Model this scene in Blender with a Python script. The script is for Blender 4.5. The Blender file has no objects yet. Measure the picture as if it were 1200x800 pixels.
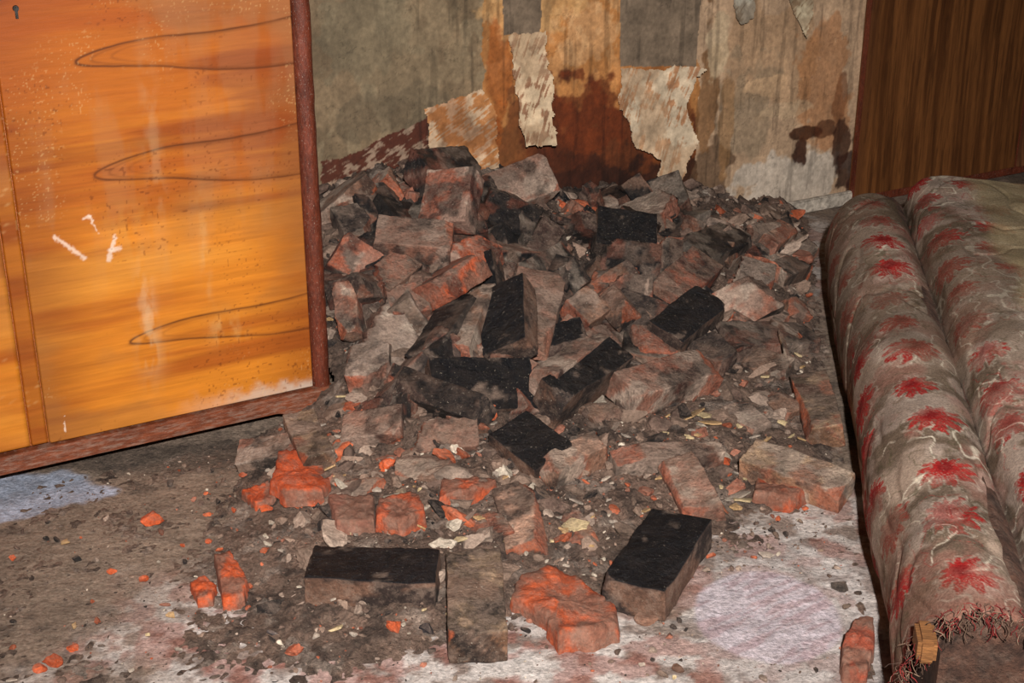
import bpy, bmesh, math, random
import numpy as np
from mathutils import Vector, Matrix
rng=np.random.default_rng(7); random.seed(7)
sc=bpy.context.scene
try: sc.view_settings.view_transform='Standard'
except Exception: pass
# ---------------------------------------------------------------- camera
CH=1.47; PITCH=math.radians(23); F=1700.0
cam=bpy.data.cameras.new('camera'); co=bpy.data.objects.new('camera',cam)
sc.collection.objects.link(co); co.location=(0,0,CH)
co.rotation_euler=(math.pi/2-PITCH,0,0); cam.sensor_width=36; cam.lens=F/1200*36
cam.clip_start=.05
sc.camera=co
def ray(px,py):
    cx=(px-600)/F; cy=(400-py)/F
    f=np.array([0,math.cos(PITCH),-math.sin(PITCH)]); up=np.array([0,math.sin(PITCH),math.cos(PITCH)])
    return f+cx*np.array([1,0,0])+cy*up
CAM=np.array([0,0,CH])
# ---------------------------------------------------------------- room frame
YAW=math.radians(29); U=np.array([math.cos(YAW),math.sin(YAW)]); N=np.array([math.sin(YAW),-math.cos(YAW)])
W0=np.array([.925,4.54]); CW=np.array([-.415,3.02])   # CW: wardrobe front right corner
def room(s,w,z=0.): return np.array([W0[0]+s*U[0]+w*N[0],W0[1]+s*U[1]+w*N[1],z])
def plane_uv(O,px,py):
    d=ray(px,py); t=((O-CAM[:2])@N)/(d[:2]@N); p=CAM+t*d
    return ((p[:2]-O)@U, p[2])
def wall_uv(px,py): return plane_uv(W0,px,py)
def wl(px,py): return plane_uv(CW,px,py)
def floor_xy(px,py,h=0.):
    d=ray(px,py); t=(h-CH)/d[2]; p=CAM+t*d
    return (p[0],p[1])
# ---------------------------------------------------------------- helpers
def lin(c):
    c=np.asarray(c,float)/255.; return np.where(c<.04045,c/12.92,((c+.055)/1.055)**2.4)
def vn(x,y,seed=0):
    x=np.asarray(x,float); y=np.asarray(y,float)
    xi=np.floor(x); yi=np.floor(y); fx=x-xi; fy=y-yi
    fx=fx*fx*(3-2*fx); fy=fy*fy*(3-2*fy)
    def h(a,b):
        v=np.sin(a*127.1+b*311.7+seed*74.7)*43758.5453; return v-np.floor(v)
    return (h(xi,yi)*(1-fx)+h(xi+1,yi)*fx)*(1-fy)+(h(xi,yi+1)*(1-fx)+h(xi+1,yi+1)*fx)*fy
def fbm(x,y,seed=0,o=4):
    r=0;a=.5;t=0
    for i in range(o):
        r=r+a*vn(np.asarray(x)*2**i,np.asarray(y)*2**i,seed+i*13);t+=a;a*=.5
    return r/t
def sst(a,b,x):
    t=np.clip((x-a)/(b-a),0,1); return t*t*(3-2*t)
def inpoly(x,y,poly):
    r=np.zeros(np.shape(x),bool);n=len(poly)
    for i in range(n):
        x1,y1=poly[i];x2,y2=poly[(i+1)%n]
        if y1==y2: continue
        c=((y1>y)!=(y2>y))&(x<(x2-x1)*(y-y1)/(y2-y1)+x1); r^=c
    return r
def mix(a,b,f): 
    f=np.asarray(f)[...,None]; return a*(1-f)+b*f
def link(o,parent=None):
    sc.collection.objects.link(o)
    if parent is not None: o.parent=parent
    return o
def empty(name,loc=(0,0,0),rz=0):
    e=bpy.data.objects.new(name,None); e.location=loc; e.rotation_euler=(0,0,rz); e.empty_display_size=.1
    return link(e)
def mesh_obj(name,V,Fc,col=None,mat=None,smooth=True,parent=None):
    me=bpy.data.meshes.new(name); me.from_pydata(np.asarray(V).tolist(),[],(Fc.tolist() if hasattr(Fc,'tolist') else Fc))
    if col is not None:
        a=me.color_attributes.new('Col','FLOAT_COLOR','POINT')
        c=np.asarray(col,float)
        if c.shape[1]==3: c=np.hstack([c,np.zeros((len(c),1))])
        a.data.foreach_set('color',c.astype(np.float32).ravel())
    if mat: me.materials.append(mat)
    me.polygons.foreach_set('use_smooth',[smooth]*len(me.polygons)); me.update()
    return link(bpy.data.objects.new(name,me),parent)
def gridfaces(nu,nv,keep=None):
    i=np.arange(nu-1)[:,None]; j=np.arange(nv-1)[None,:]
    a=(i*nv+j); f=np.stack([a,a+nv,a+nv+1,a+1],-1).reshape(-1,4)
    if keep is not None:
        k=keep.ravel(); f=f[k[f].all(1)]
    return f
def compact(V,Fc,*arrs):
    Fc=np.asarray(Fc); u,inv=np.unique(Fc,return_inverse=True)
    return (V[u],inv.reshape(Fc.shape))+tuple(a[u] for a in arrs)
def box(name,x0,x1,y0,y1,z0,z1,mat,parent=None,bev=.004):
    bm=bmesh.new(); bmesh.ops.create_cube(bm,size=1)
    for v in bm.verts: v.co=Vector(((x0+x1)/2+v.co.x*(x1-x0),(y0+y1)/2+v.co.y*(y1-y0),(z0+z1)/2+v.co.z*(z1-z0)))
    if bev: bmesh.ops.bevel(bm,geom=bm.edges[:],offset=bev,segments=2,affect='EDGES')
    me=bpy.data.meshes.new(name); bm.to_mesh(me); bm.free(); me.materials.append(mat)
    return link(bpy.data.objects.new(name,me),parent)
# ---------------------------------------------------------------- materials
def material(name,color=None,rough=.85,n1=(8,.35),n2=(60,.35),bump=.4,bdist=.004,bscale=90,spec=.3,gloss_alpha=False,stretch=(1,1,1),soot=0,dust=0,updust=0,speck=0,dustc=(146,122,106)):
    m=bpy.data.materials.new(name); m.use_nodes=True; nt=m.node_tree; nd=nt.nodes; lk=nt.links
    b=nd['Principled BSDF']; tc=nd.new('ShaderNodeTexCoord'); mp=nd.new('ShaderNodeMapping'); mp.inputs['Scale'].default_value=stretch
    lk.new(tc.outputs['Object'],mp.inputs['Vector'])
    if color is None:
        at=nd.new('ShaderNodeAttribute'); at.attribute_name='Col'; src=at.outputs['Color']
    else:
        r=nd.new('ShaderNodeRGB'); r.outputs[0].default_value=(*lin(color),1); src=r.outputs[0]
    def noise(sc_,det=6,rg=.6):
        n=nd.new('ShaderNodeTexNoise'); n.inputs['Scale'].default_value=sc_; n.inputs['Detail'].default_value=det; n.inputs['Roughness'].default_value=rg
        lk.new(mp.outputs[0],n.inputs['Vector']); return n.outputs['Fac']
    def mrange(s,a,bb,c,d):
        q=nd.new('ShaderNodeMapRange'); q.inputs[1].default_value=a;q.inputs[2].default_value=bb;q.inputs[3].default_value=c;q.inputs[4].default_value=d
        lk.new(s,q.inputs[0]); return q.outputs[0]
    def math_(op,a,bv):
        q=nd.new('ShaderNodeMath'); q.operation=op; lk.new(a,q.inputs[0])
        if isinstance(bv,(int,float)): q.inputs[1].default_value=bv
        else: lk.new(bv,q.inputs[1])
        return q.outputs[0]
    def mulc(c,f):
        v=nd.new('ShaderNodeVectorMath'); v.operation='SCALE'; lk.new(c,v.inputs[0]); lk.new(f,v.inputs['Scale']); return v.outputs[0]
    def mixc(f,a,colb):
        x=nd.new('ShaderNodeMix'); x.data_type='RGBA'; lk.new(f,x.inputs[0]); lk.new(a,x.inputs[6]); x.inputs[7].default_value=(*lin(colb),1); return x.outputs[2]
    for (s_,am) in (n1,n2):
        src=mulc(src,mrange(noise(s_),.3,.7,1-am,1+am))
    inv=None
    if gloss_alpha and color is None: inv=mrange(at.outputs['Alpha'],0,1,1,.08)
    def g(s): return math_('MULTIPLY',s,inv) if inv is not None else s
    if soot: src=mixc(mrange(noise(11,6,.7),.49,.58,0,soot),src,(24,20,19))
    if dust: src=mixc(g(mrange(noise(30,8,.75),.47,.62,0,dust)),src,dustc)
    if updust:
        ge=nd.new('ShaderNodeNewGeometry'); sx=nd.new('ShaderNodeSeparateXYZ'); lk.new(ge.outputs['Normal'],sx.inputs[0])
        u=mrange(sx.outputs['Z'],.35,.95,0,updust); u=math_('MULTIPLY',u,mrange(noise(45,8,.75),.44,.58,.0,1)); src=mixc(g(u),src,dustc)
    if speck: src=mixc(mrange(noise(230,3,.6),.65,.70,0,speck),src,(200,184,164))
    lk.new(src,b.inputs['Base Color'])
    if gloss_alpha and color is None:
        lk.new(mrange(at.outputs['Alpha'],0,1,rough,.5),b.inputs['Roughness'])
    else: b.inputs['Roughness'].default_value=rough
    b.inputs['Specular IOR Level'].default_value=spec
    bp=nd.new('ShaderNodeBump'); bp.inputs['Strength'].default_value=bump; bp.inputs['Distance'].default_value=bdist
    hsum=math_('ADD',noise(bscale,8,.75),math_('MULTIPLY',noise(bscale*.3,5,.6),1.5))
    lk.new(hsum,bp.inputs['Height']); lk.new(bp.outputs[0],b.inputs['Normal'])
    return m
M_wall=material('wall_plaster',rough=.75,n1=(9,.18),n2=(70,.2),bump=.35,bdist=.004)
M_plain=material('plain_plaster',(118,108,88),n1=(3,.2))
M_floor=material('dirty_floor',rough=.9,n1=(14,.2),n2=(120,.4),bump=.9,bdist=.006,bscale=150,dust=.2,speck=.35)
M_heap=material('ash_dirt',rough=1,n1=(14,.35),n2=(130,.5),bump=1,bdist=.02,bscale=100,dust=.4,soot=.35,speck=.4)
M_brick=material('brick',rough=.92,n1=(18,.35),n2=(150,.4),bump=1,bdist=.007,bscale=150,gloss_alpha=True,dust=.42,updust=.45,soot=.5,speck=.4)
M_black=material('charred_brick',rough=.92,n1=(14,.3),n2=(150,.35),bump=.9,bdist=.006,bscale=150,gloss_alpha=True,dust=.45,speck=.2)
M_rub=material('rubble',rough=.95,n1=(30,.35),n2=(200,.35),bump=.9,bdist=.005,updust=.25,dust=.25,soot=.25,speck=.25)
M_wood=material('varnished_wood',rough=.42,n1=(2.5,.08),n2=(14,.08),stretch=(1,1,9),bump=.12,bdist=.002,bscale=30,spec=.3)
M_woodd=material('dark_frame_wood',(90,40,24),rough=.5,n1=(9,.4),n2=(60,.4),stretch=(3,3,1),bump=.5,bdist=.004,bscale=50,speck=.6)
M_cup=material('cupboard_wood',rough=.5,n1=(5,.15),n2=(40,.12),stretch=(6,6,.6),bump=.1,bdist=.002)
M_fab=material('floral_fabric',rough=.95,n1=(9,.25),n2=(240,.35),bump=.5,bdist=.002,bscale=260,spec=.12,speck=.3,dust=.15)
M_rawwood=material('raw_wood',(120,78,42),n1=(6,.3),n2=(40,.4),stretch=(1,8,8),bump=.6)
M_metal=material('keyhole_metal',(40,36,32),rough=.4)
# ---------------------------------------------------------------- wall_back (painted plaster)
WP=lambda pts:[wall_uv(*p) for p in pts]
def wblob(S,Z,px,py,rx,ry,seed=3,wob=.7,freq=18,lo=.82,hi=1.03):
    c=wall_uv(px,py); ex=abs(wall_uv(px+rx,py)[0]-c[0]); ez=abs(wall_uv(px,py-ry)[1]-c[1])
    d=np.sqrt(((S-c[0])/ex)**2+((Z-c[1])/ez)**2)+wob*(fbm(S*freq,Z*freq,seed,5)-.5)*2
    return 1-sst(lo,hi,d)
vs=np.arange(-2.1,1.0,.0032); vz=np.arange(0,1.0,.0032)
S,Z=np.meshgrid(vs,vz,indexing='ij')
wx=S+.014*(fbm(S*50,Z*50,1)-.5)+.04*(fbm(S*11,Z*11,2)-.5); wz=Z+.014*(fbm(S*50,Z*50,5)-.5)+.04*(fbm(S*11,Z*11,6)-.5)
fine=fbm(S*45,Z*30,77,5); fine2=fbm(S*110,Z*90,78,4)
C=np.zeros(S.shape+(3,))+lin((124,103,78))
C*= (0.6+.8*fbm(S*5,Z*5,9,6))[...,None]
C=mix(C,lin((86,71,53)),sst(.5,.62,fbm(S*8,Z*7,19,6))*.5)
C=mix(C,lin((146,128,100)),sst(.58,.66,fbm(S*20,Z*14,119,6))*.35)
P=inpoly(wx,wz,WP([(812,-60),(1100,-60),(1100,300),(790,300),(800,150)])); C=mix(C,lin((178,146,116))*(0.65+.7*fbm(S*12,Z*8,11,6))[...,None],P*.97)
P=inpoly(wx,wz,WP([(565,-80),(735,-80),(820,78),(815,210),(800,320),(575,320),(580,215),(565,100)])); C=mix(C,lin((168,112,62))*(0.5+1.*fbm(S*14,Z*8,12,6))[...,None],P*1.)
inC=P
C=mix(C,lin((200,160,114)),inC*sst(.5,.58,fine)*.4*sst(.45,.7,Z))
for (x,y,rx,ry,cc,f,sd) in [(700,200,110,100,(82,34,13),.93,21),(690,140,55,50,(98,42,15),.85,27),(600,200,34,80,(94,46,19),.8,28),(790,170,30,90,(110,58,24),.75,29),(585,90,14,80,(146,76,26),.7,24),(760,100,40,20,(136,78,34),.6,25),(690,240,150,50,(44,21,12),.9,22),(660,215,60,40,(60,26,12),.6,23)]:
    C=mix(C,lin(cc)*(.6+.8*fine)[...,None],inC*wblob(S,Z,x,y,rx,ry,sd)*f)
for i,(x,y,rx,ry,c,f) in enumerate([(620,10,60,30,(194,150,98),.6),(690,40,35,40,(200,154,108),.5),(900,60,60,70,(164,126,90),.45),(870,130,40,60,(128,112,90),.5),(925,215,75,38,(190,176,160),.75),
    (965,100,30,90,(160,98,48),.55),(940,172,10,22,(60,28,14),.95),(948,155,18,8,(66,34,16),.95),(968,150,12,10,(76,38,18),.8),(985,120,8,30,(110,62,32),.7),(984,172,10,38,(60,30,16),.9),(990,200,13,20,(56,28,16),.9),(1004,215,11,55,(56,26,16),.9),
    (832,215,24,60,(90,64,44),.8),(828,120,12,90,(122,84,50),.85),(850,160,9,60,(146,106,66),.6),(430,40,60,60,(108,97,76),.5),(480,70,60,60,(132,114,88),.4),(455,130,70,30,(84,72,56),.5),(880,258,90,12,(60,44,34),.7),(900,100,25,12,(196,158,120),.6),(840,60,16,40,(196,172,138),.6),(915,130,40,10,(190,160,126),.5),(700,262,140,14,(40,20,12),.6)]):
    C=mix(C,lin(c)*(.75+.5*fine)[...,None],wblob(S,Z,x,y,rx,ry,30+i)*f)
gp=inpoly(wx*.3+S*.7,wz*.3+Z*.7,WP([(727,-60),(826,-60),(816,79),(727,77)]))|inpoly(wx*.3+S*.7,wz*.3+Z*.7,WP([(586,-60),(636,-60),(633,38),(590,42)]))
C=mix(C,lin((116,98,80))*(0.6+.8*fbm(S*20,Z*20,15,5))[...,None],gp*1.)
P=inpoly(wx,wz,WP([(378,192),(500,140),(520,300),(378,300)]))
rot=.45; a_=S*math.cos(rot)+Z*math.sin(rot); b_=-S*math.sin(rot)+Z*math.cos(rot)
scr=.5*fbm(a_*20,b_*150,41)+.5*fine; C=mix(C,mix(np.zeros(C.shape)+lin((78,38,24)),lin((160,134,112)),sst(.52,.6,scr)*.75),P*1.)
dr=fbm(S*60,Z*5,51); C=C*(1-(.10+.25*(S>-1.35))*sst(.55,.7,dr))[...,None]
C=C*(.8+.4*fine2)[...,None]
crk=np.abs(fbm(S*10,Z*14,88,5)-.5); C=C*(1-.3*(1-sst(.002,.006,crk)))[...,None]
V=np.stack([W0[0]+S*U[0],W0[1]+S*U[1],Z],-1).reshape(-1,3)
fb=gridfaces(len(vs),len(vz))
ex=[(-3.9,-2.1,0,2.6),(vs[-1],1.75,0,2.6),(-2.1,vs[-1],vz[-1],2.6)]
EV=[];EF=[];EC=[]
for (a,b,z0,z1) in ex:
    k=len(V)+len(EV); EV+= [room(a,0,z0),room(b,0,z0),room(b,0,z1),room(a,0,z1)]; EF.append([k,k+1,k+2,k+3]); EC+=[lin((116,106,84))]*4
V=np.vstack([V,np.array(EV)]); fb=np.vstack([fb,np.array(EF)]); CC=np.vstack([C.reshape(-1,3),np.array(EC)])
mesh_obj('wall_back',V,fb,CC,M_wall)
def quad(name,pts,mat): return mesh_obj(name,np.array(pts),[[0,1,2,3]],None,mat,False)
D1=4.6
quad('wall_left',[room(-3.9,0,0),room(-3.9,D1,0),room(-3.9,D1,2.6),room(-3.9,0,2.6)],M_plain)
quad('wall_right',[room(1.75,0,0),room(1.75,D1,0),room(1.75,D1,2.6),room(1.75,0,2.6)],M_plain)
quad('ceiling',[room(-3.9,0,2.6),room(1.75,0,2.6),room(1.75,D1,2.6),room(-3.9,D1,2.6)],M_plain)
def sheet(poly_px,colf,off,curl,seed):
    poly=WP(poly_px); xs=[p[0] for p in poly]; zs=[p[1] for p in poly]
    a=np.arange(min(xs)-.02,max(xs)+.02,.0025); b=np.arange(min(zs)-.02,max(zs)+.02,.0025)
    s,z=np.meshgrid(a,b,indexing='ij')
    xx=s+.014*(fbm(s*70,z*70,seed)-.5)+.03*(fbm(s*18,z*18,seed+1)-.5); zz=z+.014*(fbm(s*70,z*70,seed+2)-.5)+.03*(fbm(s*18,z*18,seed+3)-.5)
    k=inpoly(xx,zz,poly); zt=max(zs); t=(zt-z)/(zt-min(zs)); sm=(min(xs)+max(xs))/2; hw=(max(xs)-min(xs))/2
    w=off+.014*fbm(s*14,z*14,seed+4)+.005*fbm(s*50,z*50,seed+6)+curl*np.clip(t,0,1)**2+curl*.5*np.clip((s-sm)/hw,0,1)**3
    V=np.stack([W0[0]+s*U[0]+w*N[0],W0[1]+s*U[1]+w*N[1],z],-1).reshape(-1,3)
    c=colf(s,z).reshape(-1,3); f=gridfaces(len(a),len(b),k)
    return compact(V,f,c)
def streak(cA,cB,cD,rot,th,seed,fa=14,fb_=190):
    def f(s,z):
        a=s*math.cos(rot)+z*math.sin(rot); b=-s*math.sin(rot)+z*math.cos(rot)
        n=.45*fbm(a*fa,b*fb_,seed)+.55*fbm(s*35,z*35,seed+2,5); r=mix(np.zeros(s.shape+(3,))+lin(cA),lin(cB),sst(th,th+.07,n)*.8)
        r=mix(r,lin(cD),sst(.48,.6,fbm(s*12,z*12,seed+8,5))*.6)
        return r*(0.6+.8*fbm(s*25,z*25,seed+5,5))[...,None]
    return f
sheets=[sheet([(592,40),(636,36),(641,165),(606,168)],streak((196,170,138),(118,66,36),(160,130,100),1.2,.51,61),.004,.04,61),
 sheet([(495,126),(562,101),(580,135),(580,222),(560,215),(540,185),(500,180)],streak((168,112,66),(186,162,134),(120,72,38),.5,.5,71),.004,.006,71),
 sheet([(724,80),(818,78),(798,125),(806,165),(788,205),(775,229),(764,205),(765,185),(742,172),(722,125)],streak((194,172,144),(160,102,58),(170,136,104),1.2,.53,81),.004,.05,81),
 sheet([(850,-10),(884,-10),(880,18),(862,28)],streak((170,160,142),(110,95,75),(120,100,80),.8,.5,91),.004,.01,91),
 sheet([(918,-10),(952,-10),(945,20),(936,44),(928,20)],streak((190,172,142),(120,90,60),(130,105,80),.8,.5,95),.004,.02,95)]
VV=[];FF=[];CC=[];k=0
for v,f,c in sheets: VV.append(v);FF.append(f+k);CC.append(c);k+=len(v)
mesh_obj('peeling_wallpaper',np.vstack(VV),np.vstack(FF),np.vstack(CC),M_wall)
sb0=wall_uv(800,262)[0]; sb1=wall_uv(994,238)[0]
M_base=material('baseboard_paint',(160,148,134),n1=(15,.4),n2=(60,.4))
e=box('baseboard_back',sb0,sb1,-.02,-.001,0.0,.045,M_base); e.location=(W0[0],W0[1],0); e.rotation_euler=(0,0,YAW)
# ---------------------------------------------------------------- floor
fx=np.arange(-1.75,1.75,.0062); fy=np.arange(1.5,5.4,.0062)
X,Y=np.meshgrid(fx,fy,indexing='ij')
def fblob(px,py,rx,ry,seed=3,wob=.5,freq=8,lo=.6,hi=1.1):
    c=floor_xy(px,py); ex=abs(floor_xy(px+rx,py)[0]-c[0]); ey=abs(floor_xy(px,py-ry)[1]-c[1])
    d=np.sqrt(((X-c[0])/ex)**2+((Y-c[1])/ey)**2)+wob*(fbm(X*freq,Y*freq,seed,5)-.5)*2
    return 1-sst(lo,hi,d)
C=np.zeros(X.shape+(3,))+lin((126,108,93)); C*=(0.65+.7*fbm(X*9,Y*9,2,6))[...,None]
C=mix(C,lin((58,50,46)),sst(.6,.67,fbm(X*30,Y*30,131,5))*.5)
mott=sst(.38,.56,fbm(X*24,Y*24,7,6)); red=sst(.5,.58,fbm(X*18,Y*18,17,6))
lightp=mix(mix(np.zeros(C.shape)+lin((136,118,108)),lin((202,190,182)),mott),lin((146,78,62)),red*.55)
for i,(x,y,rx,ry,f) in enumerate([(450,800,430,95,1),(330,740,220,60,.95),(950,760,190,160,.8),(240,690,140,50,.6),(870,640,150,60,.7),(980,620,70,80,.6),(940,300,80,60,.6),(560,770,240,70,1),(700,770,160,60,.9)]):
    C=mix(C,lightp,fblob(x,y,rx,ry,100+i)*f)
C=mix(C,lin((176,166,162)),fblob(950,740,140,110,115)*.45)
scrt=sst(.5,.6,fbm(X*12+Y*9,Y*70-X*50,119,5))
C=mix(C,mix(np.zeros(C.shape)+lin((196,182,186)),lin((168,136,138)),scrt*.6)*(.9+.2*fbm(X*8,Y*40,9))[...,None],fblob(900,720,88,54,110,.07,8,.93,.99)*.97)
C=mix(C,lin((160,168,186))*(.6+.8*fbm(X*30,Y*30,121,5))[...,None],fblob(25,580,95,32,111,.5,12,.8,1.0)*.85)
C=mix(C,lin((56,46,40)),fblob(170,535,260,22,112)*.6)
C=mix(C,lin((138,120,104))*(.8+.4*fbm(X*20,Y*20,123,5))[...,None],fblob(120,650,200,60,113)*.5)
zz=.005*fbm(X*10,Y*10,3)+.003*fbm(X*60,Y*60,4)
w_=(X-W0[0])*N[0]+(Y-W0[1])*N[1]
keep=(w_>-.02)
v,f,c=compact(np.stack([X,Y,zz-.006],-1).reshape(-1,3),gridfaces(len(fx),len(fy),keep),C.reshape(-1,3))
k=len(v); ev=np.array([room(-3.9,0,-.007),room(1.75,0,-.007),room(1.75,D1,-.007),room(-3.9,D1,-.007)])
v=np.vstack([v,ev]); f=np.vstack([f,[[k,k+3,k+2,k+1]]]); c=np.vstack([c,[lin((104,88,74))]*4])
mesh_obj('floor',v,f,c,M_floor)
# ---------------------------------------------------------------- heap height
def sofaedge(y): return .63+(y-2.05)*.1455
def Hbase(x,y):
    x=np.asarray(x,float); y=np.asarray(y,float)
    D=W0[1]+(x-W0[0])*math.tan(YAW)-y
    A=np.interp(x,[-.9,-.6,-.45,-.2,0,.2,.4,.7,.95,1.2],[.3,.33,.35,.37,.29,.215,.175,.11,.05,.0])
    g=np.interp(D,[0,.3,.6,.9,1.2,1.5,1.75,1.95],[1,.95,.72,.45,.25,.15,.06,-.06])
    t=sst(2.95,3.3,y); lf=sst(-.66,-.05,x)*(1-t)+t
    r=1-sst(-.12,-.01,x-sofaedge(y))
    return A*g*lf*r
def H(x,y):
    x=np.asarray(x,float); y=np.asarray(y,float)
    b=Hbase(x,y); n=(fbm(x*7,y*7,5)-.5)*.09+(fbm(x*28,y*28,6)-.5)*.035
    return b+n*sst(.0,.12,b)+.03*(fbm(x*11,y*11,15)-.5)*sst(-.01,.01,b)-.006
def hit(px,py,h=0.):
    d=ray(px,py); ts=np.arange(1.8,6,.006); P=CAM[None]+ts[:,None]*d[None]
    hh=np.maximum(H(P[:,0],P[:,1]),0)+h; i=np.argmax(P[:,2]<=hh); return P[i]
hx=np.arange(-1.0,1.15,.0055); hy=np.arange(1.95,4.75,.0055)
X,Y=np.meshgrid(hx,hy,indexing='ij'); HZ=H(X,Y)
w_=(X-W0[0])*N[0]+(Y-W0[1])*N[1]; s_=(X-CW[0])*U[0]+(Y-CW[1])*U[1]; ww=(X-CW[0])*N[0]+(Y-CW[1])*N[1]
keep=(w_>.003)&~((s_<.004)&(ww<.01))&(HZ>-.014)&(X<sofaedge(Y)-.015)
hb0=Hbase(X,Y)
HZ=HZ+.014*(fbm(X*60,Y*60,8)-.5)+.012*(vn(X*120,Y*120,18)-.5)
C=np.zeros(X.shape+(3,))+lin((126,101,86)); C*=(0.55+.9*fbm(X*10,Y*10,2,6))[...,None]
C=mix(C,lin((48,39,35)),sst(.07,.16,hb0+.08*(fbm(X*9,Y*9,33)-.5))*.8)  # higher heap painted darker, standing in for shade between the bricks
def hblob(px,py,rx,ry,seed):
    c=hit(px,py); sc_=F/3.3
    d=np.sqrt(((X-c[0])/(rx/sc_))**2+((Y-c[1])/(ry/sc_*2))**2)+.5*(fbm(X*9,Y*9,seed,5)-.5)*2
    return 1-sst(.5,1.1,d)
for i,(x,y,rx,ry,cc,f) in enumerate([(450,250,80,50,(30,25,23),.85),(590,250,60,40,(28,23,22),.8),(600,380,120,60,(40,32,30),.6),(750,300,90,40,(34,28,26),.7),
    (700,560,160,50,(134,106,90),.7),(840,470,80,50,(136,110,94),.7),(450,340,60,50,(118,98,86),.6),(640,480,60,40,(60,48,43),.6),(900,290,60,30,(168,150,134),.7)]):
    C=mix(C,lin(cc),hblob(x,y,rx,ry,60+i)*f)
C=mix(C,lin((44,36,33)),sst(.57,.64,fbm(X*25,Y*25,63,5))*.6)
C=mix(C,lin((176,157,142)),sst(.6,.67,fbm(X*22,Y*22,64,5))*.5)
bp_=empty('brick_pile')
v,f,c=compact(np.stack([X,Y,HZ],-1).reshape(-1,3),gridfaces(len(hx),len(hy),keep),C.reshape(-1,3))
mesh_obj('ash_heap',v,f,c,M_heap,True,bp_)
# ---------------------------------------------------------------- bricks
def boxtemplate(nx,ny,nz):
    idx={};V=[];Fc=[]
    def vid(i,j,k):
        if (i,j,k) not in idx: idx[(i,j,k)]=len(V); V.append((i,j,k))
        return idx[(i,j,k)]
    for i in range(nx):
        for j in range(ny):
            Fc.append([vid(i,j,nz),vid(i+1,j,nz),vid(i+1,j+1,nz),vid(i,j+1,nz)])
            Fc.append([vid(i,j,0),vid(i,j+1,0),vid(i+1,j+1,0),vid(i+1,j,0)])
    for i in range(nx):
        for k in range(nz):
            Fc.append([vid(i,0,k),vid(i+1,0,k),vid(i+1,0,k+1),vid(i,0,k+1)])
            Fc.append([vid(i,ny,k),vid(i,ny,k+1),vid(i+1,ny,k+1),vid(i+1,ny,k)])
    for j in range(ny):
        for k in range(nz):
            Fc.append([vid(0,j,k),vid(0,j,k+1),vid(0,j+1,k+1),vid(0,j+1,k)])
            Fc.append([vid(nx,j,k),vid(nx,j+1,k),vid(nx,j+1,k+1),vid(nx,j,k+1)])
    V=np.array(V,float)
    for a,n in enumerate((nx,ny,nz)):
        t=V[:,a]/n*2-1; V[:,a]=np.sign(t)*(1-(1-np.abs(t))**1.5)
    return V,np.array(Fc)
TV,TF=boxtemplate(30,17,11)
PAL={'blk':((13,13,17),(106,76,60),1,0),'brn':((136,100,80),(116,82,64),0,0),'red':((152,86,64),(140,74,54),0,0),'org':((174,84,52),(178,82,48),0,0),
 'tan':((166,136,108),(150,108,80),0,0),'drk':((50,41,38),(74,54,46),.5,0),'mau':((152,112,94),(136,92,74),0,0),'gry':((150,130,116),(118,98,84),0,0),
 'bkd':((17,16,19),(24,21,21),.9,.8),'pnk':((184,142,118),(158,114,90),0,0),'cor':((152,100,80),(22,20,22),0,.8)}
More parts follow.
